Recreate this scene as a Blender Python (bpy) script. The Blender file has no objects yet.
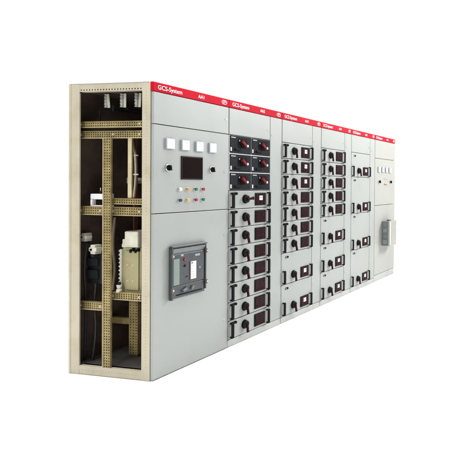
import bpy, bmesh, math, random
from mathutils import Vector, Matrix
random.seed(7)
S = bpy.context.scene
COL = S.collection

# ---------------------------------------------------------------- camera
cd = bpy.data.cameras.new('camera')
cam = bpy.data.objects.new('camera', cd)
COL.objects.link(cam)
cd.sensor_width = 36
cd.lens = 514.666 / 450 * 36
cd.shift_x = 0.5 - 482.542 / 450
cd.shift_y = 191.474 / 450 - 0.5
cd.clip_end = 500
cam.location = (-3.198, -3.110, 1.474)
cam.rotation_euler = (1.558, -0.012, -1.369)
S.camera = cam

# ---------------------------------------------------------------- world: white photo studio, dimmer towards the viewer's side
w = bpy.data.worlds.new('World')
S.world = w
w.use_nodes = True
nt = w.node_tree
bg = nt.nodes['Background']
tc = nt.nodes.new('ShaderNodeTexCoord')
dp = nt.nodes.new('ShaderNodeVectorMath'); dp.operation = 'DOT_PRODUCT'
dp.inputs[1].default_value = (0.80, 0.60, 0.0)
rp = nt.nodes.new('ShaderNodeValToRGB')
rp.color_ramp.elements[0].position = 0.25
rp.color_ramp.elements[0].color = (0.13, 0.14, 0.145, 1)
rp.color_ramp.elements[1].position = 0.60
rp.color_ramp.elements[1].color = (1.0, 1.0, 1.0, 1)
mr = nt.nodes.new('ShaderNodeMapRange')
mr.inputs[1].default_value = -1; mr.inputs[2].default_value = 1
nt.links.new(tc.outputs['Generated'], dp.inputs[0])
nt.links.new(dp.outputs['Value'], mr.inputs[0])
nt.links.new(mr.outputs[0], rp.inputs[0])
nt.links.new(rp.outputs['Color'], bg.inputs['Color'])
bg.inputs['Strength'].default_value = 1.04


def area(name, loc, target, size, power, color=(1, 1, 1), sy=None, spread=None):
    ld = bpy.data.lights.new(name, 'AREA')
    ld.energy = power; ld.color = color; ld.size = size
    if sy:
        ld.shape = 'RECTANGLE'; ld.size_y = sy
    o = bpy.data.objects.new(name, ld)
    COL.objects.link(o)
    o.location = loc
    if spread: ld.spread = math.radians(spread)
    o.rotation_euler = (Vector(target) - Vector(loc)).to_track_quat('-Z', 'Y').to_euler()
    return o


area('overhead_softbox', (0.9, 0.5, 9.0), (0.9, 0.51, 0), 9, 1560, (1, 1, 1), 6)
area('front_softbox', (7.8, -4.2, 4.8), (3.8, 0, 2.2), 2.0, 130, (1.0, 0.975, 0.93), spread=75)
area('near_softbox', (0.3, -3.6, 5.6), (0.4, 0, 2.5), 1.2, 2.4, (0.97, 0.99, 1.0), spread=27)
area('side_softbox', (-6.5, -0.5, 4.5), (0, 0.4, 1.5), 2.2, 190, (1.0, 0.98, 0.93))

S.view_settings.view_transform = 'Standard'
S.view_settings.look = 'None'
S.view_settings.exposure = 0
S.view_settings.gamma = 1


# ---------------------------------------------------------------- materials
def mat(name, col, rough=0.5, metal=0.0, var=0.06, scale=6.0, bump=0.0, bscale=220.0, spec=0.5, dirt=None, coat=0.0):
    m = bpy.data.materials.new(name)
    m.use_nodes = True
    t = m.node_tree
    b = t.nodes['Principled BSDF']
    b.inputs['Roughness'].default_value = rough
    b.inputs['Metallic'].default_value = metal
    b.inputs['Specular IOR Level'].default_value = spec
    b.inputs['Coat Weight'].default_value = coat
    co = t.nodes.new('ShaderNodeTexCoord')
    geo = t.nodes.new('ShaderNodeNewGeometry')
    n = t.nodes.new('ShaderNodeTexNoise')
    n.inputs['Scale'].default_value = scale
    n.inputs['Detail'].default_value = 6
    t.links.new(geo.outputs['Position'], n.inputs['Vector'])
    r = t.nodes.new('ShaderNodeValToRGB')
    r.color_ramp.elements[0].position = 0.3
    r.color_ramp.elements[1].position = 0.7
    r.color_ramp.elements[0].color = tuple(c * (1 - var) for c in col) + (1,)
    r.color_ramp.elements[1].color = tuple(min(1, c * (1 + var)) for c in col) + (1,)
    t.links.new(n.outputs['Fac'], r.inputs['Fac'])
    out = r.outputs['Color']
    if dirt:
        n2 = t.nodes.new('ShaderNodeTexNoise')
        n2.inputs['Scale'].default_value = dirt[1]
        n2.inputs['Detail'].default_value = 8
        n2.inputs['Roughness'].default_value = 0.65
        t.links.new(geo.outputs['Position'], n2.inputs['Vector'])
        r2 = t.nodes.new('ShaderNodeValToRGB')
        r2.color_ramp.elements[0].position = 0.50
        r2.color_ramp.elements[1].position = 0.72
        r2.color_ramp.elements[0].color = (0, 0, 0, 1)
        r2.color_ramp.elements[1].color = (dirt[2],) * 3 + (1,)
        t.links.new(n2.outputs['Fac'], r2.inputs['Fac'])
        mx = t.nodes.new('ShaderNodeMix'); mx.data_type = 'RGBA'
        t.links.new(r2.outputs['Color'], mx.inputs['Factor'])
        t.links.new(out, mx.inputs[6])
        mx.inputs[7].default_value = tuple(dirt[0]) + (1,)
        out = mx.outputs[2]
    t.links.new(out, b.inputs['Base Color'])
    if bump:
        n3 = t.nodes.new('ShaderNodeTexNoise')
        n3.inputs['Scale'].default_value = bscale
        n3.inputs['Detail'].default_value = 3
        t.links.new(geo.outputs['Position'], n3.inputs['Vector'])
        rr = t.nodes.new('ShaderNodeMapRange')
        rr.inputs[3].default_value = rough - 0.10; rr.inputs[4].default_value = rough + 0.12
        t.links.new(n.outputs['Fac'], rr.inputs[0]); t.links.new(rr.outputs[0], b.inputs['Roughness'])
        bp = t.nodes.new('ShaderNodeBump')
        bp.inputs['Strength'].default_value = bump
        bp.inputs['Distance'].default_value = 0.002
        t.links.new(n3.outputs['Fac'], bp.inputs['Height'])
        n4 = t.nodes.new('ShaderNodeTexNoise')
        n4.inputs['Scale'].default_value = 3.5
        n4.inputs['Detail'].default_value = 1
        t.links.new(geo.outputs['Position'], n4.inputs['Vector'])
        b2 = t.nodes.new('ShaderNodeBump')
        b2.inputs['Strength'].default_value = 0.5
        b2.inputs['Distance'].default_value = 0.006
        t.links.new(n4.outputs['Fac'], b2.inputs['Height'])
        t.links.new(bp.outputs['Normal'], b2.inputs['Normal'])
        t.links.new(b2.outputs['Normal'], b.inputs['Normal'])
    return m


M = dict(
    floor=mat('white_studio_paper', (0.84, 0.84, 0.84), 0.9, var=0.0, spec=0.1),
    grey=mat('grey_powder_coat', (0.352, 0.373, 0.362), 0.42, var=0.02, scale=1.3, bump=0.10, bscale=160, dirt=((0.305, 0.315, 0.287), 2.2, 0.4)),
    creamgrey=mat('cream_grey_powder_coat', (0.372, 0.380, 0.358), 0.42, var=0.02, scale=1.3, bump=0.10, bscale=160, dirt=((0.32, 0.31, 0.265), 2.5, 0.35)),  # end cabinet doors, slightly warmer and lighter than the grey coat
    gap=mat('dark_grey_inner_steel', (0.10, 0.105, 0.105), 0.6),
    plinth=mat('grey_plinth_paint', (0.46, 0.475, 0.46), 0.5, var=0.04, dirt=((0.3, 0.29, 0.25), 5, 0.4)),
    red=mat('red_header_paint', (0.52, 0.006, 0.024), 0.6, spec=0.06, var=0.04, scale=3),
    white=mat('white_lettering', (0.85, 0.82, 0.82), 0.5, var=0.02),
    cream=mat('cream_frame_paint', (0.505, 0.462, 0.350), 0.5, var=0.06, scale=4, bump=0.12, dirt=((0.38, 0.31, 0.17), 5.5, 0.5)),
    brass=mat('yellow_zinc_steel', (0.330, 0.255, 0.105), 0.45, 0.25, var=0.25, scale=14, dirt=((0.12, 0.09, 0.04), 16, 0.6)),
    pale=mat('pale_zinc_steel', (0.56, 0.49, 0.31), 0.45, 0.1, var=0.12, scale=14),
    inner=mat('interior_shade_colour', (0.085, 0.060, 0.050), 0.65, var=0.3, scale=5, dirt=((0.17, 0.13, 0.075), 4, 0.6), spec=0.2),  # shade of the open bay put into the colour of its linings
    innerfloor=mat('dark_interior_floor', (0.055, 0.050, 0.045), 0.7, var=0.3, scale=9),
    black=mat('black_plastic', (0.011, 0.011, 0.012), 0.5, spec=0.03, var=0.15, scale=30),
    char=mat('charcoal_plastic', (0.022, 0.023, 0.027), 0.5, spec=0.03, var=0.12, scale=20, bump=0.05),
    knob=mat('dark_green_black_plastic', (0.015, 0.019, 0.017), 0.48, spec=0.05, var=0.15, scale=30),
    lever=mat('dark_red_plastic', (0.065, 0.006, 0.009), 0.5, spec=0.05, var=0.2, scale=40),
    redlev=mat('red_plastic', (0.17, 0.008, 0.013), 0.5, var=0.15, scale=40, spec=0.15),
    levdull=mat('maroon_plastic', (0.032, 0.007, 0.009), 0.5, spec=0.05, var=0.2, scale=40),
    maroon=mat('maroon_window', (0.026, 0.008, 0.010), 0.3, var=0.4, scale=40, spec=0.04),
    redlamp=mat('red_lamp', (0.30, 0.020, 0.028), 0.25),
    label=mat('white_label', (0.80, 0.79, 0.80), 0.5, var=0.03),
    metal=mat('bright_metal', (0.62, 0.62, 0.62), 0.3, 0.9, var=0.05),
    screen=mat('dark_screen_glass', (0.009, 0.004, 0.004), 0.16, var=0.1, spec=0.05),
    bezel=mat('black_bezel', (0.012, 0.010, 0.010), 0.4, spec=0.15),
    face=mat('white_meter_face', (0.82, 0.84, 0.88), 0.3, var=0.01, coat=0.3),
    mframe=mat('grey_meter_frame', (0.33, 0.36, 0.40), 0.4),
    ink=mat('black_ink', (0.06, 0.06, 0.07), 0.6),
    amber=mat('amber_lens', (0.62, 0.30, 0.05), 0.25),
    yellow=mat('yellow_lens', (0.66, 0.44, 0.10), 0.25),
    green=mat('green_lens', (0.012, 0.16, 0.08), 0.25),
    rlens=mat('red_lens', (0.34, 0.012, 0.04), 0.25),
    clear=mat('white_lens', (0.75, 0.75, 0.78), 0.25),
    dlens=mat('dark_blue_lens', (0.03, 0.035, 0.055), 0.3),
    slate=mat('slate_breaker_plastic', (0.046, 0.056, 0.062), 0.34, spec=0.5, var=0.12, scale=25),
    slate2=mat('slate_plastic_and_sheen', (0.15, 0.165, 0.175), 0.35, var=0.1, scale=25),
    glassy=mat('grey_green_panel', (0.20, 0.25, 0.22), 0.25, var=0.1),
    clip=mat('brown_clip', (0.16, 0.12, 0.08), 0.5),
    porc=mat('grey_green_porcelain', (0.42, 0.45, 0.40), 0.25, var=0.1, scale=20),
    olive=mat('olive_breaker_case', (0.36, 0.34, 0.18), 0.5, var=0.12, scale=9, dirt=((0.36, 0.20, 0.11), 9, 0.75)),
    ivory=mat('ivory_plastic', (0.62, 0.60, 0.50), 0.4, var=0.1, scale=25),
    copper=mat('copper_bar', (0.40, 0.20, 0.11), 0.4, 0.7, var=0.15),
    hood=mat('pale_hood_plastic', (0.34, 0.35, 0.31), 0.3, var=0.06, scale=12),
    cable=mat('black_cable', (0.015, 0.017, 0.018), 0.5),
)
S_MATS = M


# ---------------------------------------------------------------- mesh helpers
class MB:
    """collects shapes; build() links them as one mesh object"""
    def __init__(s):
        s.bm = bmesh.new(); s.ms = []

    def mi(s, m):
        if m not in s.ms: s.ms.append(m)
        return s.ms.index(m)

    def _fin(s, before, m, smooth=False):
        k = s.mi(m)
        for f in s.bm.faces:
            if f not in before:
                f.material_index = k; f.smooth = smooth

    def box(s, x0, x1, y0, y1, z0, z1, m, bev=0.0, seg=1):
        before = set(s.bm.faces)
        r = bmesh.ops.create_cube(s.bm, size=1)
        for v in r['verts']:
            v.co = Vector(((x0 + x1) / 2 + v.co.x * (x1 - x0), (y0 + y1) / 2 + v.co.y * (y1 - y0), (z0 + z1) / 2 + v.co.z * (z1 - z0)))
        if bev:
            es = list({e for v in r['verts'] for e in v.link_edges})
            bmesh.ops.bevel(s.bm, geom=es, offset=bev, segments=seg, affect='EDGES', profile=0.5)
        s._fin(before, m)
        return s

    def cyl(s, c, axis, r0, r1, h, m, n=24, bev=0.0):
        """cone or cylinder starting at c, growing along axis"""
        before = set(s.bm.faces)
        q = Vector((0, 0, 1)).rotation_difference(Vector(axis).normalized()).to_matrix().to_4x4()
        mt = Matrix.Translation(Vector(c) + Vector(axis).normalized() * h / 2) @ q
        r = bmesh.ops.create_cone(s.bm, cap_ends=True, segments=n, radius1=r0, radius2=r1, depth=h, matrix=mt)
        if bev:
            es = [e for e in {e for v in r['verts'] for e in v.link_edges}
                  if any(len(f.verts) > 4 for f in e.link_faces)]
            bmesh.ops.bevel(s.bm, geom=es, offset=bev, segments=2, affect='EDGES')
        k = s.mi(m)
        for f in s.bm.faces:
            if f not in before:
                f.material_index = k; f.smooth = len(f.verts) == 4
        return s

    def bar(s, a, b, wd, th, m, bev=0.002, up=(0, -1, 0)):
        """rectangular bar from a to b"""
        a = Vector(a); b = Vector(b)
        d = b - a; L = d.length; d.normalize()
        u = Vector(up); sd = d.cross(u).normalized(); u = sd.cross(d).normalized()
        before = set(s.bm.faces)
        r = bmesh.ops.create_cube(s.bm, size=1)
        for v in r['verts']:
            v.co = (a + b) / 2 + d * v.co.x * L + sd * v.co.y * wd + u * v.co.z * th
        if bev:
            bmesh.ops.bevel(s.bm, geom=list({e for v in r['verts'] for e in v.link_edges}), offset=bev, segments=1, affect='EDGES')
        s._fin(before, m)
        return s

    def poly(s, pts, m):
        before = set(s.bm.faces)
        s.bm.faces.new([s.bm.verts.new(p) for p in pts])
        s._fin(before, m)
        return s

    def perf(s, o, u, v, nu, nv, lu, lv, r, m, depth=0.004):
        """plate from o spanning lu along u and lv along v with nu x nv round holes"""
        before = set(s.bm.faces)
        o = Vector(o); u = Vector(u); v = Vector(v); n = u.cross(v)
        cu = lu / nu; cv = lv / nv
        for i in range(nu):
            for j in range(nv):
                c = o + u * (i + .5) * cu + v * (j + .5) * cv
                outer = []; inner = []; back = []
                for k in range(8):
                    a = k * math.pi / 4
                    ca, sa = math.cos(a), math.sin(a)
                    q = max(abs(ca), abs(sa))
                    outer.append(s.bm.verts.new(c + u * ca / q * cu / 2 + v * sa / q * cv / 2))
                    p = c + u * ca * r + v * sa * r
                    inner.append(s.bm.verts.new(p)); back.append(s.bm.verts.new(p - n * depth))
                for k in range(8):
                    l = (k + 1) % 8
                    s.bm.faces.new((outer[k], outer[l], inner[l], inner[k]))
                    s.bm.faces.new((inner[k], inner[l], back[l], back[k]))
        s._fin(before, m)
        bmesh.ops.remove_doubles(s.bm, verts=s.bm.verts, dist=1e-5)
        return s

    def mesh(s, name):
        me = bpy.data.meshes.new(name)
        bmesh.ops.recalc_face_normals(s.bm, faces=s.bm.faces)
        s.bm.to_mesh(me); s.bm.free()
        for m in s.ms: me.materials.append(M[m])
        return me

    def build(s, name, parent=None, loc=(0, 0, 0), label=None):
        return put(name, s.mesh(name), parent, loc, label)


def put(name, me, parent=None, loc=(0, 0, 0), label=None):
    o = bpy.data.objects.new(name, me)
    COL.objects.link(o)
    o.location = loc
    if parent: o.parent = parent
    if label: o['label'] = label
    return o


def cabinet(x, label):
    o = bpy.data.objects.new('switchgear_cabinet', None)
    COL.objects.link(o)
    o.empty_display_size = 0.2
    o.location = (x, 0, 0)
    o['label'] = label
    o['category'] = 'cabinet'
    o['group'] = 'switchgear cabinets standing side by side'
    return o


def text_mesh(body, size, m, depth=0.0008):
    c = bpy.data.curves.new('lettering', 'FONT')
    c.body = body; c.size = size; c.extrude = depth
    c.offset = 0.0002
    t = bpy.data.objects.new('lettering', c)
    COL.objects.link(t)
    dg = bpy.context.evaluated_depsgraph_get(); dg.update()
    me = bpy.data.meshes.new_from_object(t.evaluated_get(dg))
    bpy.data.objects.remove(t); bpy.data.curves.remove(c)
    me.transform(Matrix.Rotation(math.pi / 2, 4, 'X'))      # stand up, facing -y
    me.materials.clear(); me.materials.append(M[m])
    return me


# ---------------------------------------------------------------- the floor
f = MB()
f.poly([(-4.5, -5.5, 0), (8.5, -5.5, 0), (8.5, 4.5, 0), (-4.5, 4.5, 0)], 'floor')
fo = f.build('floor')
fo['kind'] = 'structure'

# ---------------------------------------------------------------- shared sizes
H = 2.2; D = 0.749
WD = [0.810, 0.805, 0.801, 0.797, 0.778, 0.812]
XS = [sum(WD[:i]) for i in range(6)]
HB = 2.131            # underside of the red header
ZT = 1.893            # underside of the blank top panel
G = 0.003             # half gap between doors
YD = 0.020            # thickness of doors and drawer fronts


def logo_mesh():
    b = MB(); k = b.mi('white')
    n = 28
    def ring(rx, rz, t, a0, a1, cx=0, cz=0):
        vs = []
        for i in range(n + 1):
            a = a0 + (a1 - a0) * i / n
            vs.append((b.bm.verts.new((cx + rx * math.cos(a), 0, cz + rz * math.sin(a))),
                       b.bm.verts.new((cx + (rx - t) * math.cos(a), 0, cz + (rz - t) * math.sin(a)))))
        for p, q in zip(vs, vs[1:]):
            b.bm.faces.new((p[0], q[0], q[1], p[1]))
    ring(0.034, 0.019, 0.0045, 0, 2 * math.pi)
    ring(0.018, 0.011, 0.004, 0.5, 4.6)
    b.poly([(-0.006, 0, -0.002), (0.020, 0, -0.002), (0.020, 0, 0.002), (-0.006, 0, 0.002)], 'white')
    return b.mesh('logo')


LOGO = logo_mesh()
TXT = text_mesh('GCS-System', 0.046, 'white')


def header(c, wd, code):
    b = MB()
    b.box(0.001, wd - 0.001, 0.0, 0.030, HB + 0.002, H, 'red', 0.003)
    h = b.build('header_band', c)
    put('lettering', TXT, h, (0.040, -0.0012, HB + 0.019))
    put('lettering', text_mesh(code, 0.040, 'white'), h, (wd * 0.545, -0.0012, HB + 0.021))
    put('logo', LOGO, h, (wd - 0.062, -0.0012, HB + 0.035))


def lock(parent, x, z, y=0.0):
    b = MB()
    b.cyl((x, y + 0.001, z), (0, -1, 0), 0.0085, 0.0080, 0.005, 'metal', 16)
    b.box(x - 0.0015, x + 0.0015, y - 0.0052, y - 0.003, z - 0.005, z + 0.005, 'ink')
    b.build('lock', parent)


def panel(c, name, x0, x1, z0, z1, m='grey', y=0.0):
    b = MB()
    b.box(x0 + G, x1 - G, y, y + YD, z0 + G, z1 - G, m, 0.0025, 2)
    return b.build(name, c)


def shell(c, wd, open_left=False):
    b = MB()
    if not open_left:
        b.box(0.002, wd - 0.002, YD + 0.006, D, 0.003, H - 0.006, 'gap')
        b.box(0.002, wd - 0.002, D + 0.001, D + 0.012, 0.003, H - 0.006, 'grey', 0.003)
        b.box(0.002, wd - 0.002, 0.034, D, H - 0.005, H - 0.001, 'grey')
    else:
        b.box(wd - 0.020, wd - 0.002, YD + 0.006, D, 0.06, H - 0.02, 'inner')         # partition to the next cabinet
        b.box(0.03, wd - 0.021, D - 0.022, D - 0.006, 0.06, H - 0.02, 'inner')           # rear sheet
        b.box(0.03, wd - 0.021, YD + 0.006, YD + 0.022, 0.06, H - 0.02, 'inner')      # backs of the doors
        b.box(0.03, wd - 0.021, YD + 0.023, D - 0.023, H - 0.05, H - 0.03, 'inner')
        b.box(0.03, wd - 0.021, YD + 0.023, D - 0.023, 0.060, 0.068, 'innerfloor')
        b.box(0.0, wd - 0.002, 0.034, D, H - 0.005, H - 0.001, 'grey')
    return b.build('cabinet_body', c)


def plinth(c, wd, z1=0.062):
    b = MB()
    b.box(0.003, wd - 0.003, 0.004, 0.026, 0.002, z1 - 0.003, 'plinth', 0.002)
    return b.build('plinth', c)


# ---------------------------------------------------------------- drawer pieces (shared meshes)
def handle_mesh(h=0.140):
    b = MB()
    p = 0.030
    b.box(-0.015, 0.015, -p, -p + 0.013, 0, h, 'black', 0.004, 2)
    b.box(-0.009, 0.009, -p + 0.009, 0.0005, 0.001, 0.014, 'black', 0.002)
    b.box(-0.009, 0.009, -p + 0.009, 0.0005, h - 0.014, h - 0.001, 'black', 0.002)
    return b.mesh('handle')


def latch_mesh():
    b = MB()
    b.box(0.0, 0.046, -0.014, 0.0005, -0.010, 0.010, 'black', 0.003, 2)
    b.cyl((0.044, 0.0005, 0.0), (0, -1, 0), 0.013, 0.012, 0.017, 'black', 16)
    return b.mesh('latch')


def switch_mesh(direction, lev='levdull'):
    b = MB()
    b.cyl((0, 0.0005, 0), (0, -1, 0), 0.042, 0.041, 0.008, 'black', 28, 0.002)
    b.cyl((0, -0.007, 0), (0, -1, 0), 0.037, 0.033, 0.022, 'knob', 28, 0.003)
    d = Vector(direction).normalized()
    b.bar(Vector((0, -0.032, 0)) - d * 0.016, Vector((0, -0.032, 0)) + d * 0.074, 0.022, 0.016, lev, 0.004)
    b.bar(Vector((0, -0.0405, 0)) + d * 0.040, Vector((0, -0.0405, 0)) + d * 0.072, 0.012, 0.003, 'lever', 0.001)
    return b.mesh('rotary_switch')


def indicator_mesh(kind, W=0.160, Hh=0.118):
    """lower left corner at origin"""
    b = MB()
    b.box(0, W, -0.008, 0.0005, 0, Hh, 'black', 0.003, 2)
    b.box(0.010, W - 0.010, -0.0095, -0.007, 0.010, Hh - 0.010, 'maroon', 0.001)
    if kind == 'white':
        b.box(W * .34, W * .66, -0.0115, -0.009, Hh * .42, Hh * .78, 'label', 0.001)
        b.box(W * .36, W * .64, -0.0121, -0.011, Hh * .62, Hh * .66, 'ink')
        for i in (0.2, 0.5, 0.8):
            b.cyl((W * i, -0.009, Hh * .21), (0, -1, 0), 0.008, 0.007, 0.005, 'lever', 14)
    else:
        for j in range(3):
            z = Hh * (.30 + .22 * j)
            b.box(0.018, W - 0.018, -0.0101, -0.009, z, z + 0.003, 'black')
        b.box(W * .48, W * .50, -0.0101, -0.009, Hh * .28, Hh * .84, 'black')
        for i in (0.26, 0.50, 0.74):
            b.cyl((W * i, -0.009, Hh * .19), (0, -1, 0), 0.008, 0.007, 0.005, 'lever', 14)
    return b.mesh('indicator_panel')


def nameplate_mesh():
    b = MB()
    b.box(0.0, 0.050, -0.004, 0.0005, -0.011, 0.011, 'black', 0.002)
    b.box(0.004, 0.020, -0.0048, -0.003, -0.006, 0.006, 'mframe')
    b.cyl((0.040, -0.003, 0), (0, -1, 0), 0.010, 0.009, 0.007, 'char', 14)
    return b.mesh('nameplate')


HANDLE = handle_mesh(); LATCH = latch_mesh(); NAMEPLATE = nameplate_mesh()
SW_DOWN = switch_mesh((0.18, 0, -1)); SW_RIGHT = switch_mesh((1, 0, 0.02))
IND_W = indicator_mesh('white'); IND_D = indicator_mesh('dark')
_front = {}


def front_mesh(wd, h):
    k = (round(wd, 4), round(h, 4))
    if k not in _front:
        b = MB()
        b.box(G, wd - G, 0, YD, G, h - G, 'grey', 0.004, 2)
        _front[k] = b.mesh('drawer')
    return _front[k]


def drawer(c, z0, h, tall=False, white=False, right=False, wd=0.598):
    d = put('drawer', front_mesh(wd, h), c, (0.002, 0, z0))
    j = random.uniform(-0.0012, 0.0012)
    put('handle', HANDLE, d, (0.032, 0, 0.010))
    put('handle', HANDLE, d, (0.562, 0, 0.010))
    sw = put('rotary_switch', SW_RIGHT if right else SW_DOWN, d, (0.222, 0, 0.088 + j))
    sw.rotation_euler = (0, math.radians(random.uniform(-5, 5)), 0)
    put('indicator_panel', IND_W if white or tall else IND_D, d, (0.364, 0, 0.024 + j))
    if tall:
        put('nameplate', NAMEPLATE, d, (0.072, 0, h - 0.045))
    else:
        put('latch', LATCH, d, (0.044, 0, h - 0.026))
    return d


# small black drawers
def black_front(wd, h):
    b = MB()
    b.box(0.004, wd - 0.004, -0.0045, -0.0005, 0.0045, h - 0.0045, 'char', 0.0015, 2)
    b.box(0.012, wd - 0.012, -0.0055, -0.003, 0.012, h - 0.012, 'char', 0.001)
    return b.mesh('small_drawer')


def black_switch():
    b = MB()
    b.box(-0.058, 0.062, -0.0085, -0.005, -0.040, 0.038, 'black', 0.003)
    b.cyl((0, -0.008, 0), (0, -1, 0), 0.034, 0.031, 0.014, 'black', 24, 0.002)
    d = Vector((0.62, 0, -0.5)).normalized()
    b.bar(Vector((0, -0.027, 0)) - d * 0.030, Vector((0, -0.027, 0)) + d * 0.034, 0.027, 0.014, 'redlev', 0.004)
    b.box(0.026, 0.046, -0.0400, -0.020, -0.030, -0.010, 'label', 0.003)
    b.box(0.034, 0.058, -0.0115, -0.008, -0.030, -0.012, 'label', 0.002)
    b.box(-0.050, -0.036, -0.0105, -0.008, 0.016, 0.030, 'mframe', 0.001)
    return b.mesh('rotary_switch')


def black_pull():
    b = MB()
    b.box(0, 0.078, -0.016, -0.005, 0, 0.020, 'black', 0.003, 2)
    b.box(0.006, 0.072, -0.0172, -0.014, 0.012, 0.017, 'char', 0.001)
    return b.mesh('handle')


BFRONT = {}
BSW = black_switch(); BPULL = black_pull()
b = MB(); b.box(0, 0.016, -0.0085, -0.005, 0, 0.034, 'label', 0.002); BTAG = b.mesh('tag')
b = MB(); b.box(0, 0.060, -0.0065, -0.005, 0, 0.010, 'mframe', 0.001); BPLATE = b.mesh('nameplate')


def black_drawer(c, x0, wd, z0, h):
    k = round(wd, 3)
    if k not in BFRONT: BFRONT[k] = black_front(wd, h)
    d = put('small_drawer', BFRONT[k], c, (x0, 0, z0), 'small black drawer front with a red switch')
    put('rotary_switch', BSW, d, (wd * .56, 0, 0.098))
    put('handle', BPULL, d, (0.062, 0, 0.028))
    put('tag', BTAG, d, (0.008, 0, 0.022))
    put('nameplate', BPLATE, d, (0.018, 0, h - 0.026))


# ---------------------------------------------------------------- instruments shared by the first and the last cabinet
def meter_mesh():
    b = MB(); s = 0.042
    b.box(-s, s, -0.014, 0.0005, -s, s, 'mframe', 0.004, 2)
    b.box(-s + .006, s - .006, -0.0155, -0.013, -s + .006, s - .006, 'face', 0.002)
    n = 14
    cx, cz = 0.022, -0.022
    for i in range(n):
        a0 = math.pi / 2 + math.pi / 2 * i / n; a1 = math.pi / 2 + math.pi / 2 * (i + .8) / n
        q = lambda a, r: (cx + r * math.cos(a), -0.0158, cz + r * math.sin(a))
        b.poly([q(a0, .044), q(a1, .044), q(a1, .0415), q(a0, .0415)], 'mframe')
    b.poly([(cx - .001, -0.0158, cz), (cx + .001, -0.0158, cz), (cx - .030, -0.0158, cz + .024), (cx - .031, -0.0158, cz + .023)], 'ink')
    return b.mesh('panel_meter')


METER = meter_mesh()


def selector_mesh():
    b = MB()
    b.cyl((0, 0.0005, 0), (0, -1, 0), 0.029, 0.028, 0.010, 'metal', 28, 0.002)
    b.cyl((0, -0.009, 0), (0, -1, 0), 0.023, 0.021, 0.010, 'black', 28, 0.002)
    b.bar((-0.004, -0.024, 0.018), (0.004, -0.024, -0.018), 0.013, 0.014, 'black', 0.003)
    return b.mesh('selector_knob')


SELECT = selector_mesh()
_lamps = {}


def lamp_mesh(col):
    if col not in _lamps:
        b = MB()
        b.cyl((0, 0.0005, 0), (0, -1, 0), 0.0185, 0.0175, 0.006, 'metal', 24, 0.001)
        b.cyl((0, -0.005, 0), (0, -1, 0), 0.0145, 0.0125, 0.013, col, 24, 0.003)
        _lamps[col] = b.mesh('pilot_light')
    return _lamps[col]


# ================================================================ CABINET 1 : incoming unit with the open side
W1 = WD[0]
c = cabinet(XS[0], 'grey cabinet with black screen, large dark breaker and open cream side frame')
shell(c, W1, True)
header(c, W1, 'AA1')
p = panel(c, 'top_panel', 0.002, W1 - 0.002, ZT, HB)
lock(p, 0.768, 2.020)
door = panel(c, 'instrument_door', 0.002, W1 - 0.002, 1.232, ZT)
lock(door, 0.755, 1.562)
for x in (0.150, 0.300, 0.450, 0.600):
    put('panel_meter', METER, door, (x, 0, 1.757))
b = MB()
b.box(0.262, 0.490, -0.008, 0.0005, 1.488, 1.672, 'bezel', 0.003, 2)
b.box(0.272, 0.480, -0.0092, -0.007, 1.498, 1.662, 'screen', 0.001)
b.build('touch_screen', door)
for x in (0.138, 0.598):
    put('selector_knob', SELECT, door, (x, 0, 1.575))
for row, z in ((('clear', 'amber', 'green', 'rlens'), 1.411), (('dlens', 'yellow', 'rlens', 'green'), 1.326)):
    for x, col in zip((0.250, 0.331, 0.414, 0.494), row):
        put('pilot_light', lamp_mesh(col), door, (x, 0, z), {'clear': 'white pilot light', 'amber': 'amber pilot light', 'green': 'green pilot light', 'rlens': 'red pilot light', 'dlens': 'dark pilot light', 'yellow': 'yellow pilot light'}[col])
low = panel(c, 'breaker_door', 0.002, W1 - 0.002, 0.004, 1.232)
lock(low, 0.755, 1.011); lock(low, 0.755, 0.262)

# the air circuit breaker in the lower door
b = MB()
bx0, bx1, bz0, bz1 = 0.150, 0.508, 0.570, 0.976
b.box(bx0, bx1, -0.012, 0.0005, bz0, bz1, 'slate', 0.003, 2)
b.box(bx0 + .016, bx1 - .016, -0.020, -0.011, bz0 + .10, bz1 - .065, 'slate', 0.003, 2)     # face plate
b.box(bx0 + .016, bx1 - .016, -0.018, -0.011, bz0 + .014, bz0 + .094, 'slate', 0.003, 2)    # lower plate
b.poly([(bx0 + .012, -0.0125, bz1 - .062), (bx1 - .012, -0.0125, bz1 - .062), (bx1 - .012, -0.032, bz1 - .020), (bx0 + .012, -0.032, bz1 - .020)], 'slate2')  # bevel's reflection put into a lighter colour
b.poly([(bx0 + .012, -0.0126, bz1 - .061), (bx0 + .012, -0.032, bz1 - .020), (bx0 + .012, -0.0126, bz1 - .020)], 'slate2')
b.poly([(bx1 - .012, -0.0126, bz1 - .061), (bx1 - .012, -0.0126, bz1 - .020), (bx1 - .012, -0.032, bz1 - .020)], 'slate2')
acb = b.build('circuit_breaker', c)
b = MB()
b.box(bx0 - .004, bx1 + .006, -0.034, -0.004, bz1 - .014, bz1 + .002, 'slate', 0.004, 2)
b.box(bx0 - .004, bx0 + .010, -0.032, -0.004, bz0 - .006, bz1 - .015, 'slate', 0.004, 2)
b.box(bx1 - .006, bx1 + .006, -0.026, -0.004, bz0 + .02, bz1 - .015, 'slate', 0.004, 2)
b.build('door_frame', acb)
b = MB(); b.box(0.172, 0.232, -0.0215, -0.019, 0.672, 0.876, 'glassy', 0.002); b.build('trip_unit', acb)
b = MB(); b.box(0.347, 0.405, -0.0225, -0.019, 0.695, 0.836, 'label', 0.002)
for i in range(5):
    b.box(0.352, 0.352 + random.uniform(.02, .042), -0.0229, -0.022, 0.708 + i * .022, 0.711 + i * .022, 'mframe')
b.box(0.352, 0.366, -0.0229, -0.022, 0.818, 0.830, 'redlamp')
b.build('rating_label', acb)
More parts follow.
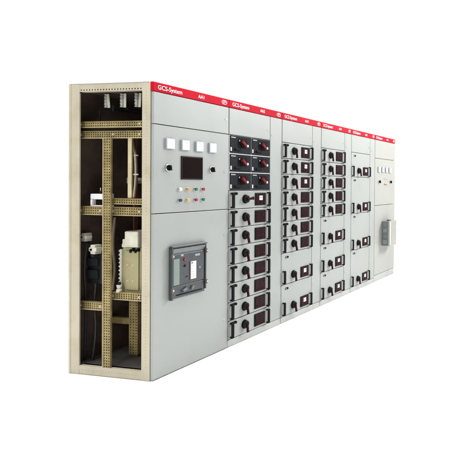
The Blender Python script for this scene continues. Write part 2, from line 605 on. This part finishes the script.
b = MB(); b.cyl((0.285, -0.0195, 0.862), (0, -1, 0), 0.014, 0.012, 0.009, 'redlamp', 18, 0.002); b.build('button', acb, label='red push button')
b = MB(); b.cyl((0.285, -0.0195, 0.812), (0, -1, 0), 0.011, 0.010, 0.006, 'char', 18, 0.002); b.build('button', acb, label='dark push button')
for q in ((0.245, 0.272, 0.890, 0.905, 'mframe'), (0.395, 0.445, 0.874, 0.890, 'mframe'), (0.330, 0.336, 0.690, 0.838, 'levdull'),
          (0.440, 0.452, 0.770, 0.784, 'mframe'), (0.290, 0.320, 0.720, 0.728, 'char')):
    b = MB()
    b.box(q[0], q[1], -0.0212, -0.019, q[2], q[3], q[4], 0.0008)
    b.build('marking', acb)
b = MB()
b.bar((0.262, -0.026, 0.618), (0.300, -0.026, 0.632), 0.020, 0.014, 'slate2', 0.003)
b.bar((0.372, -0.026, 0.640), (0.352, -0.026, 0.616), 0.018, 0.014, 'slate2', 0.003)
b.box(0.2, 0.47, -0.0225, -0.017, 0.590, 0.598, 'black', 0.001)
b.build('charging_handle', acb)
for x, z in ((bx0 + .004, 0.900), (bx0 + .004, 0.640), (bx1 + .001, 0.905), (bx1 + .001, 0.650)):
    b = MB()
    b.box(x - .009, x + .009, -0.037, -0.026, z - .018, z + .018, 'clip', 0.003)
    b.cyl((x, -0.036, z), (0, -1, 0), 0.006, 0.006, 0.005, 'metal', 12)
    b.build('clip', acb)

# --- open side frame (plane x = 0)
PF0, PF1 = YD + 0.004, 0.096
PR0, PR1 = 0.652, D


def post(y0, y1, name='corner_post'):
    b = MB()
    b.box(0.0, 0.0035, y0, y1, 0.002, H - 0.002, 'cream', 0.0015)
    return b


b = post(PF0, PF1)
b.box(0.0036, 0.040, PF1 - 0.004, PF1, 0.062, H - 0.07, 'cream')
b.box(0.0036, 0.040, PF0, PF0 + .004, 0.004, H - 0.004, 'cream')
for i in range(82):
    b.cyl((0.0005, 0.058, 0.10 + i * 0.025), (-1, 0, 0), 0.0032, 0.0030, 0.0006, 'brass', 8)
b.build('corner_post', c)
b = post(PR0, PR1)
b.box(0.0036, 0.010, PR0, PR0 + .004, 0.062, H - 0.07, 'cream')
b.box(0.0036, 0.040, PR1 - .004, PR1, 0.004, H - 0.004, 'cream')
b.box(-0.0030, 0.0, PR1 - .020, PR1 - .002, 0.004, H - 0.004, 'cream', 0.001)
b.build('corner_post', c)
# top rail with a row of holes
b = MB()
b.perf((0.002, PR0, 2.138), (0, -1, 0), (0, 0, 1), 22, 1, PR0 - PF1, 0.026, 0.0062, 'cream')
b.box(0.002, 0.005, PF1, PR0, 2.164, H - 0.003, 'cream')
b.box(0.006, 0.040, PF1, PR0, 2.138, 2.142, 'cream')
b.build('top_rail', c)
b = MB()
b.box(0.002, 0.006, PF1, PR0, 0.004, 0.068, 'cream', 0.001)
b.box(0.0065, 0.05, PF1, PR0, 0.064, 0.068, 'cream')
for i in range(20):
    b.cyl((0.0025, PF1 + .03 + i * .026, 0.036), (-1, 0, 0), 0.0032, 0.0030, 0.0006, 'brass', 8)
b.build('bottom_rail', c)


def A(x, y, z):
    """a point read on the plane x=0 carried to depth x inside the frame"""
    k = x / 3.198
    return (x, y + (y + 3.11) * k, z + (z - 1.474) * k)


def beam(y0, y1, z0, z1, x, name='cross_beam', m='brass', pitch=0.0205, r=0.0056, lip=0.034):
    ya, za = A(x, y0, z0)[1:]; yb, zb = A(x, y1, z1)[1:]
    b = MB()
    L = yb - ya; h = zb - za
    if L > h:
        b.perf((x, yb, za + .004), (0, -1, 0), (0, 0, 1), max(1, round(L / pitch)), max(1, round(h / pitch)), L, h - .008, r, m)
        if lip:
            b.box(x - .006, x + lip, ya, yb, za, za + .004, 'pale')
            b.box(x - .004, x + lip, ya, yb, zb - .004, zb, m)
    else:
        b.perf((x, yb - .004, za), (0, -1, 0), (0, 0, 1), max(1, round(L / pitch)), max(1, round(h / pitch)), L - .008, h, r, m)
        if lip:
            b.box(x - .004, x + lip, ya, ya + .004, za, zb, m)
            b.box(x - .006, x + lip, yb - .004, yb, za, zb, 'pale')
    return b.build(name, c)


XB = 0.045
beam(0.090, 0.655, 1.868, 1.914, XB)
beam(0.090, 0.655, 1.788, 1.842, XB)
beam(0.366, 0.436, 0.070, 1.790, XB - 0.036, 'middle_post', pitch=0.0205, lip=0.012)
beam(0.090, 0.655, 1.214, 1.278, XB)
beam(0.090, 0.362, 1.298, 1.342, XB)
beam(0.090, 0.362, 0.588, 0.642, XB)
beam(0.442, 0.655, 0.499, 0.556, XB)
# thin pale strut
b = MB()
y, z0, z1 = 0.200, 1.346, 1.79
q0 = A(XB + .01, y, z0); q1 = A(XB + .01, y, z1)
b.bar(q0, q1, 0.034, 0.004, 'pale', 0.001, up=(-1, 0, 0))
b.bar((q0[0] + .007, q0[1] - .015, q0[2]), (q1[0] + .007, q1[1] - .015, q1[2]), 0.004, 0.010, 'brass', 0.001, up=(-1, 0, 0))
b.build('strut', c)

# bolt heads where the beams meet the posts
for y, z in ((.110, 1.892), (.635, 1.892), (.110, 1.815), (.635, 1.815), (.110, 1.246), (.635, 1.246), (.345, 1.246), (.455, 1.246), (.110, .615), (.345, .615), (.635, .528), (.455, .528), (.345, 1.815)):
    q = A(XB, y, z)
    b = MB()
    b.cyl((q[0] - .0005, q[1], q[2]), (-1, 0, 0), 0.0095, 0.0095, 0.003, 'metal', 16)
    b.cyl((q[0] - .0034, q[1], q[2]), (-1, 0, 0), 0.0070, 0.0065, 0.006, 'pale', 6)
    b.build('bolt', c)
# rear busbars standing in the lower and middle chambers
for x, y in ((.50, .655), (.60, .655), (.70, .655)):
    b = MB()
    b.box(x - .020, x + .020, y, y + .010, 0.30, 1.84, 'copper', 0.002)
    for z in (.55, 1.0, 1.45):
        b.box(x - .026, x + .026, y + .011, D - .024, z, z + .05, 'ivory', 0.004)
    b.build('busbar', c)
# rear / lower beams deeper inside
b = MB()
yz0 = A(0.30, 0.205, 0.41); yz1 = A(0.30, 0.36, 0.456)
b.box(0.30, 0.33, yz0[1], yz1[1] + .12, yz0[2], yz1[2], 'brass', 0.002)
b.build('inner_beam', c)
x = 0.26
y0_, z0_ = A(x, 0.128, 0.19)[1:]; y1_, z1_ = A(x, 0.203, 0.585)[1:]
b = MB()
b.perf((x, y1_, z0_), (0, -1, 0), (0, 0, 1), 3, 19, y1_ - y0_, z1_ - z0_, 0.0055, 'brass')
b.box(x + .001, x + .03, y0_, y0_ + .004, z0_, z1_, 'brass')
b.box(x + .001, x + .03, y1_ - .004, y1_, z0_, z1_, 'brass')
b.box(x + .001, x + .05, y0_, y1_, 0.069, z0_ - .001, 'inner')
b.build('inner_post', c)

# busbar insulators in the top chamber
for y, lean in ((0.395, 0.012), (0.255, 0.0), (0.128, -0.006)):
    x = 0.13
    X, Y, Z = A(x, y, 2.065)
    b = MB()
    for k in range(4):
        z = Z - 0.052 + k * 0.026
        b.cyl((X, Y + .012, z), (0, 0, 1), 0.017, 0.013, 0.014, 'porc', 16)
        b.cyl((X, Y + .012, z + .014), (0, 0, 1), 0.013, 0.017, 0.012, 'porc', 16)
    b.bar((X - .012, Y - .024, Z - .056), (X - .012, Y - .024 + lean, Z + .052), 0.022, 0.006, 'ivory', 0.002, up=(-1, 0, 0))
    b.cyl((X, Y, Z + .054), (0, 0, 1), 0.012, 0.012, 0.03, 'char', 12)
    b.build('insulator', c)
    b = MB()
    b.bar((X + .03, Y + .006, Z - .06), (X + .60, Y + .006, Z - .06), 0.030, 0.008, 'char', 0.001, up=(0, 0, 1))
    b.build('busbar', c)
b = MB()
q = A(0.12, 0.47, 1.985); q2 = A(0.12, 0.34, 1.985)
b.bar((q[0], q[1], q[2]), (q2[0], q2[1], q2[2]), 0.020, 0.010, 'char', 0.002)
b.bar((q[0], q[1] - .005, q[2] - .07), (q[0], q[1] - .005, q[2] + .008), 0.012, 0.012, 'char', 0.002, up=(-1, 0, 0))
b.bar((q2[0], q2[1] + .005, q2[2]), (q2[0], q2[1] + .005, q2[2] + .05), 0.012, 0.012, 'char', 0.002, up=(-1, 0, 0))
b.build('busbar', c)

# white terminal unit left of the middle post
x = 0.06
y0_, z0_ = A(x, 0.442, 1.275)[1:]; y1_, z1_ = A(x, 0.553, 1.372)[1:]
b = MB()
b.box(x, x + .10, y0_, y1_, z1_ - .042, z1_, 'label', 0.005, 2)
b.box(x, x + .10, y1_ - .018, y1_, z0_, z1_ - .043, 'label', 0.003)
b.box(x, x + .10, y0_, y1_ - .019, z0_, z0_ + .012, 'label', 0.002)
b.box(x + .03, x + .10, y0_, y1_ - .019, z0_ + .013, z1_ - .043, 'black')
wt = b.build('fuse_base', c)
for yy in (y1_ - .04, y1_ - .085):
    b = MB()
    b.cyl((x + .05, yy, z1_), (0, 0, 1), 0.010, 0.008, 0.020, 'char', 12)
    b.cyl((x + .05, yy, z1_ + .019), (0, 0, 1), 0.005, 0.004, 0.026, 'metal', 10)
    b.build('terminal', wt)

# small beige contacts lower left
for y, z, s, x in ((0.585, 1.045, 0.036, 0.09), (0.498, 0.957, 0.040, 0.08)):
    X, Y, Z = A(x, y, z)
    b = MB()
    b.box(X - .03, X + .03, Y - s * .55, Y + s * .55, Z - s * .9, Z + s * .9, 'ivory', 0.006, 2)
    b.box(X - .036, X + .02, Y - s * .95, Y + s * .75, Z - s * .35, Z + s * .4, 'ivory', 0.006, 2)
    b.cyl((X - .036, Y + .005, Z), (-1, 0, 0), 0.009, 0.008, 0.008, 'char', 12)
    b.box(X - .032, X + .02, Y - s * .3, Y + s * .3, Z - s * 1.5, Z - s * .92, 'char', 0.003)
    b.build('contact', c)
# dark contactor body and cables behind them
b = MB()
X, Y, Z = A(0.13, 0.515, 0.86)
b.box(X, X + .10, Y - .07, Y + .07, Z - .17, Z + .08, 'cable', 0.006, 2)
b.box(X - .02, X - .001, Y - .05, Y + .05, Z - .13, Z - .06, 'char', 0.004)
b.box(X - .02, X - .001, Y - .05, Y + .05, Z - .03, Z + .03, 'char', 0.004)
b.build('contactor', c)


def cable(pts, r=0.009, m='cable'):
    cu = bpy.data.curves.new('cable', 'CURVE'); cu.dimensions = '3D'
    sp = cu.splines.new('BEZIER'); sp.bezier_points.add(len(pts) - 1)
    for bp_, q in zip(sp.bezier_points, pts):
        bp_.co = q; bp_.handle_left_type = bp_.handle_right_type = 'AUTO'
    cu.bevel_depth = r; cu.bevel_resolution = 3
    o = bpy.data.objects.new('cable', cu); COL.objects.link(o)
    dg = bpy.context.evaluated_depsgraph_get(); dg.update()
    me = bpy.data.meshes.new_from_object(o.evaluated_get(dg))
    bpy.data.objects.remove(o); bpy.data.curves.remove(cu)
    me.materials.clear(); me.materials.append(M[m])
    for f_ in me.polygons: f_.use_smooth = True
    return put('cable', me, c)


cable([A(.08, .58, 1.0), A(.07, .60, .86), A(.09, .60, .73), A(.10, .59, .60), A(.10, .60, .10)], 0.007)
cable([A(.12, .50, .70), A(.12, .51, .56), A(.12, .50, .35), A(.12, .53, .10)], 0.009)
cable([A(.14, .33, 1.2), A(.12, .345, 1.0), A(.12, .33, .82), A(.14, .345, .66)], 0.009, 'clip')

for k, m_ in enumerate(('cable', 'copper', 'ivory', 'cable')):
    o_ = 0.009 * k
    cable([A(.07, .150 + o_, 1.35), A(.08, .135 + o_, 1.50), A(.08, .140 + o_, 1.65), A(.10, .160 + o_, 1.76), A(.10, .165 + o_, 1.83)], 0.0042, m_)
for p_ in (A(.078, .151, 1.52), A(.085, .153, 1.66)):
    b = MB(); b.box(p_[0] - .008, p_[0] + .008, p_[1] - .024, p_[1] + .024, p_[2] - .005, p_[2] + .005, 'ivory', 0.003)
    b.build('cable_tie', c)

# the big breaker seen through the frame, right of the middle post
x = 0.10
y0_, z0_ = A(x, 0.100, 0.648)[1:]; y1_, z1_ = A(x, 0.262, 0.985)[1:]
b = MB()
b.box(x, x + .34, y0_, y1_, z0_, z1_, 'olive', 0.008, 2)
b.box(x - .012, x - .001, y0_ + .012, y1_ - .035, z0_ + .02, z1_ - .03, 'olive', 0.004, 2)
b.box(x - .010, x + .02, y1_ + .001, y1_ + .018, z0_, z1_ - .02, 'ivory', 0.003)
for k in range(4):
    b.cyl((x - .011, y0_ + .06 + .05 * (k % 2), z0_ + .09 + .12 * (k // 2)), (-1, 0, 0), 0.007, 0.006, 0.004, 'pale', 12)
mb = b.build('breaker_case', c)
b = MB()
b.box(x - .03, x + .10, y0_, y0_ + .120, z1_ + .001, z1_ + .120, 'ivory', 0.008, 2)
b.box(x - .02, x + .10, y0_ + .121, y0_ + .150, z1_ + .001, z1_ + .060, 'ivory', 0.006, 2)
b.box(x - .015, x + .09, y1_ - .045, y1_ - .006, z1_ - .004, z1_ + .024, 'ivory', 0.005, 2)
b.build('arc_chute', mb)
b = MB()
for k in range(4):
    b.box(x - .022, x - .002, y0_ + .005 + k * .022, y0_ + .019 + k * .022, z1_ - .030 - (k % 2) * .012, z1_ - .006 - (k % 2) * .010, 'black', 0.002)
b.build('contact', mb)
b = MB()
for k in range(10):
    z = z0_ + .03 + k * .030
    b.box(x + .02, x + .06, y1_ + .030, y1_ + .058, z, z + .022, 'char', 0.003)
    b.cyl((x + .019, y1_ + .044, z + .011), (-1, 0, 0), 0.006, 0.006, 0.006, 'metal' if k % 3 else 'ivory', 10)
b.build('terminal_strip', c)
# small white support insulator standing on the beam
X, Y, Z = A(0.06, 0.290, 0.645)
b = MB()
b.cyl((X, Y, Z - .003), (0, 0, 1), 0.022, 0.018, 0.030, 'ivory', 16, 0.003)
b.cyl((X, Y, Z + .026), (0, 0, 1), 0.013, 0.020, 0.030, 'ivory', 16, 0.003)
b.cyl((X, Y, Z + .055), (0, 0, 1), 0.012, 0.010, 0.022, 'char', 12)
b.build('insulator', c)

# ================================================================ CABINETS 2-5 : feeder units
ZB = 0.066


def feeder(i, label, code):
    wd = WD[i]
    c = cabinet(XS[i], label)
    shell(c, wd); header(c, wd, code)
    plinth(c, wd, ZB)
    p = panel(c, 'top_panel', 0.002, 0.600, ZT, HB)
    lock(p, 0.560, 1.990)
    d = panel(c, 'cable_door', 0.600, wd - 0.002, ZB, HB)
    for z in (1.95, 0.30): lock(d, 0.632, z)
    return c


u = (ZT - ZB) / 11
c = feeder(1, 'grey cabinet with six small black drawers above eight grey drawers', 'AA2')
b = MB(); b.box(0.005, 0.597, 0.0, YD, ZT - 3 * u + G, ZT - G, 'label', 0.002); b.build('drawer_surround', c)
for r_ in range(3):
    z = ZT - (r_ + 1) * u
    black_drawer(c, 0.004, 0.302, z, u)
    black_drawer(c, 0.306, 0.290, z, u)
for r_ in range(8):
    drawer(c, ZT - (r_ + 4) * u, u, white=(r_ == 0), right=(r_ == 0))
c = feeder(2, 'grey cabinet with seven low drawers above two tall drawers', 'AA3')
for r_ in range(7):
    drawer(c, ZT - (r_ + 1) * u, u, white=(r_ < 3))
for r_ in range(2):
    drawer(c, ZT - (9 + 2 * r_) * u, 2 * u, tall=True)
c = feeder(3, 'grey cabinet with five low drawers above three tall drawers', 'AA4')
for r_ in range(5):
    drawer(c, ZT - (r_ + 1) * u, u)
for r_ in range(3):
    drawer(c, ZT - (7 + 2 * r_) * u, 2 * u, tall=True)
c = feeder(4, 'grey cabinet with four tall drawers only, next to the far end cabinet', 'AA5')
z = ZT
for n_ in (2, 3, 3, 3):
    z -= n_ * u
    drawer(c, z, n_ * u, tall=True)

# ================================================================ CABINET 6 : end unit
W6 = WD[5]
c = cabinet(XS[5], 'far end cabinet with four slim meters above a jutting pale breaker hood, no drawers')
shell(c, W6); header(c, W6, 'AA6')
plinth(c, W6, 0.095)
panel(c, 'top_panel', 0.002, W6 - 0.002, 1.855, HB, 'creamgrey')
door = panel(c, 'instrument_door', 0.002, W6 - 0.002, 1.146, 1.855, 'creamgrey')
for x in (0.150, 0.295, 0.440, 0.585):
    put('panel_meter', METER, door, (x, 0, 1.688))
for x in (0.160, 0.610):
    put('selector_knob', SELECT, door, (x, 0, 1.503))
b = MB()
b.box(0.350, 0.490, -0.004, 0.0005, 1.542, 1.560, 'mframe', 0.001)
b.build('nameplate', door)
for k, x in enumerate((0.385, 0.440, 0.495)):
    put('pilot_light', lamp_mesh(('amber', 'yellow', 'clear')[k]), door, (x, 0, 1.467))
panel(c, 'breaker_door', 0.002, W6 - 0.002, 0.095, 1.146, 'creamgrey')
b = MB()
b.box(0.285, 0.575, -0.105, 0.0005, 0.515, 0.895, 'slate2', 0.006, 2)
for k in range(4):
    z = 0.545 + k * .088
    b.box(0.2795, 0.2845, -0.085, -0.020, z, z + .060, 'slate2' if k % 2 else 'glassy', 0.002)
brk = b.build('circuit_breaker', c)
b = MB()
b.box(0.278, 0.568, -0.128, -0.106, 0.512, 0.898, 'hood', 0.006, 2)
b.box(0.285, 0.325, -0.1315, -0.129, 0.530, 0.880, 'ivory', 0.001)
b.build('hood', brk)
b = MB()
b.box(0.40, 0.47, -0.07, -0.03, 0.896, 0.910, 'slate', 0.003)
b.build('clip', brk)
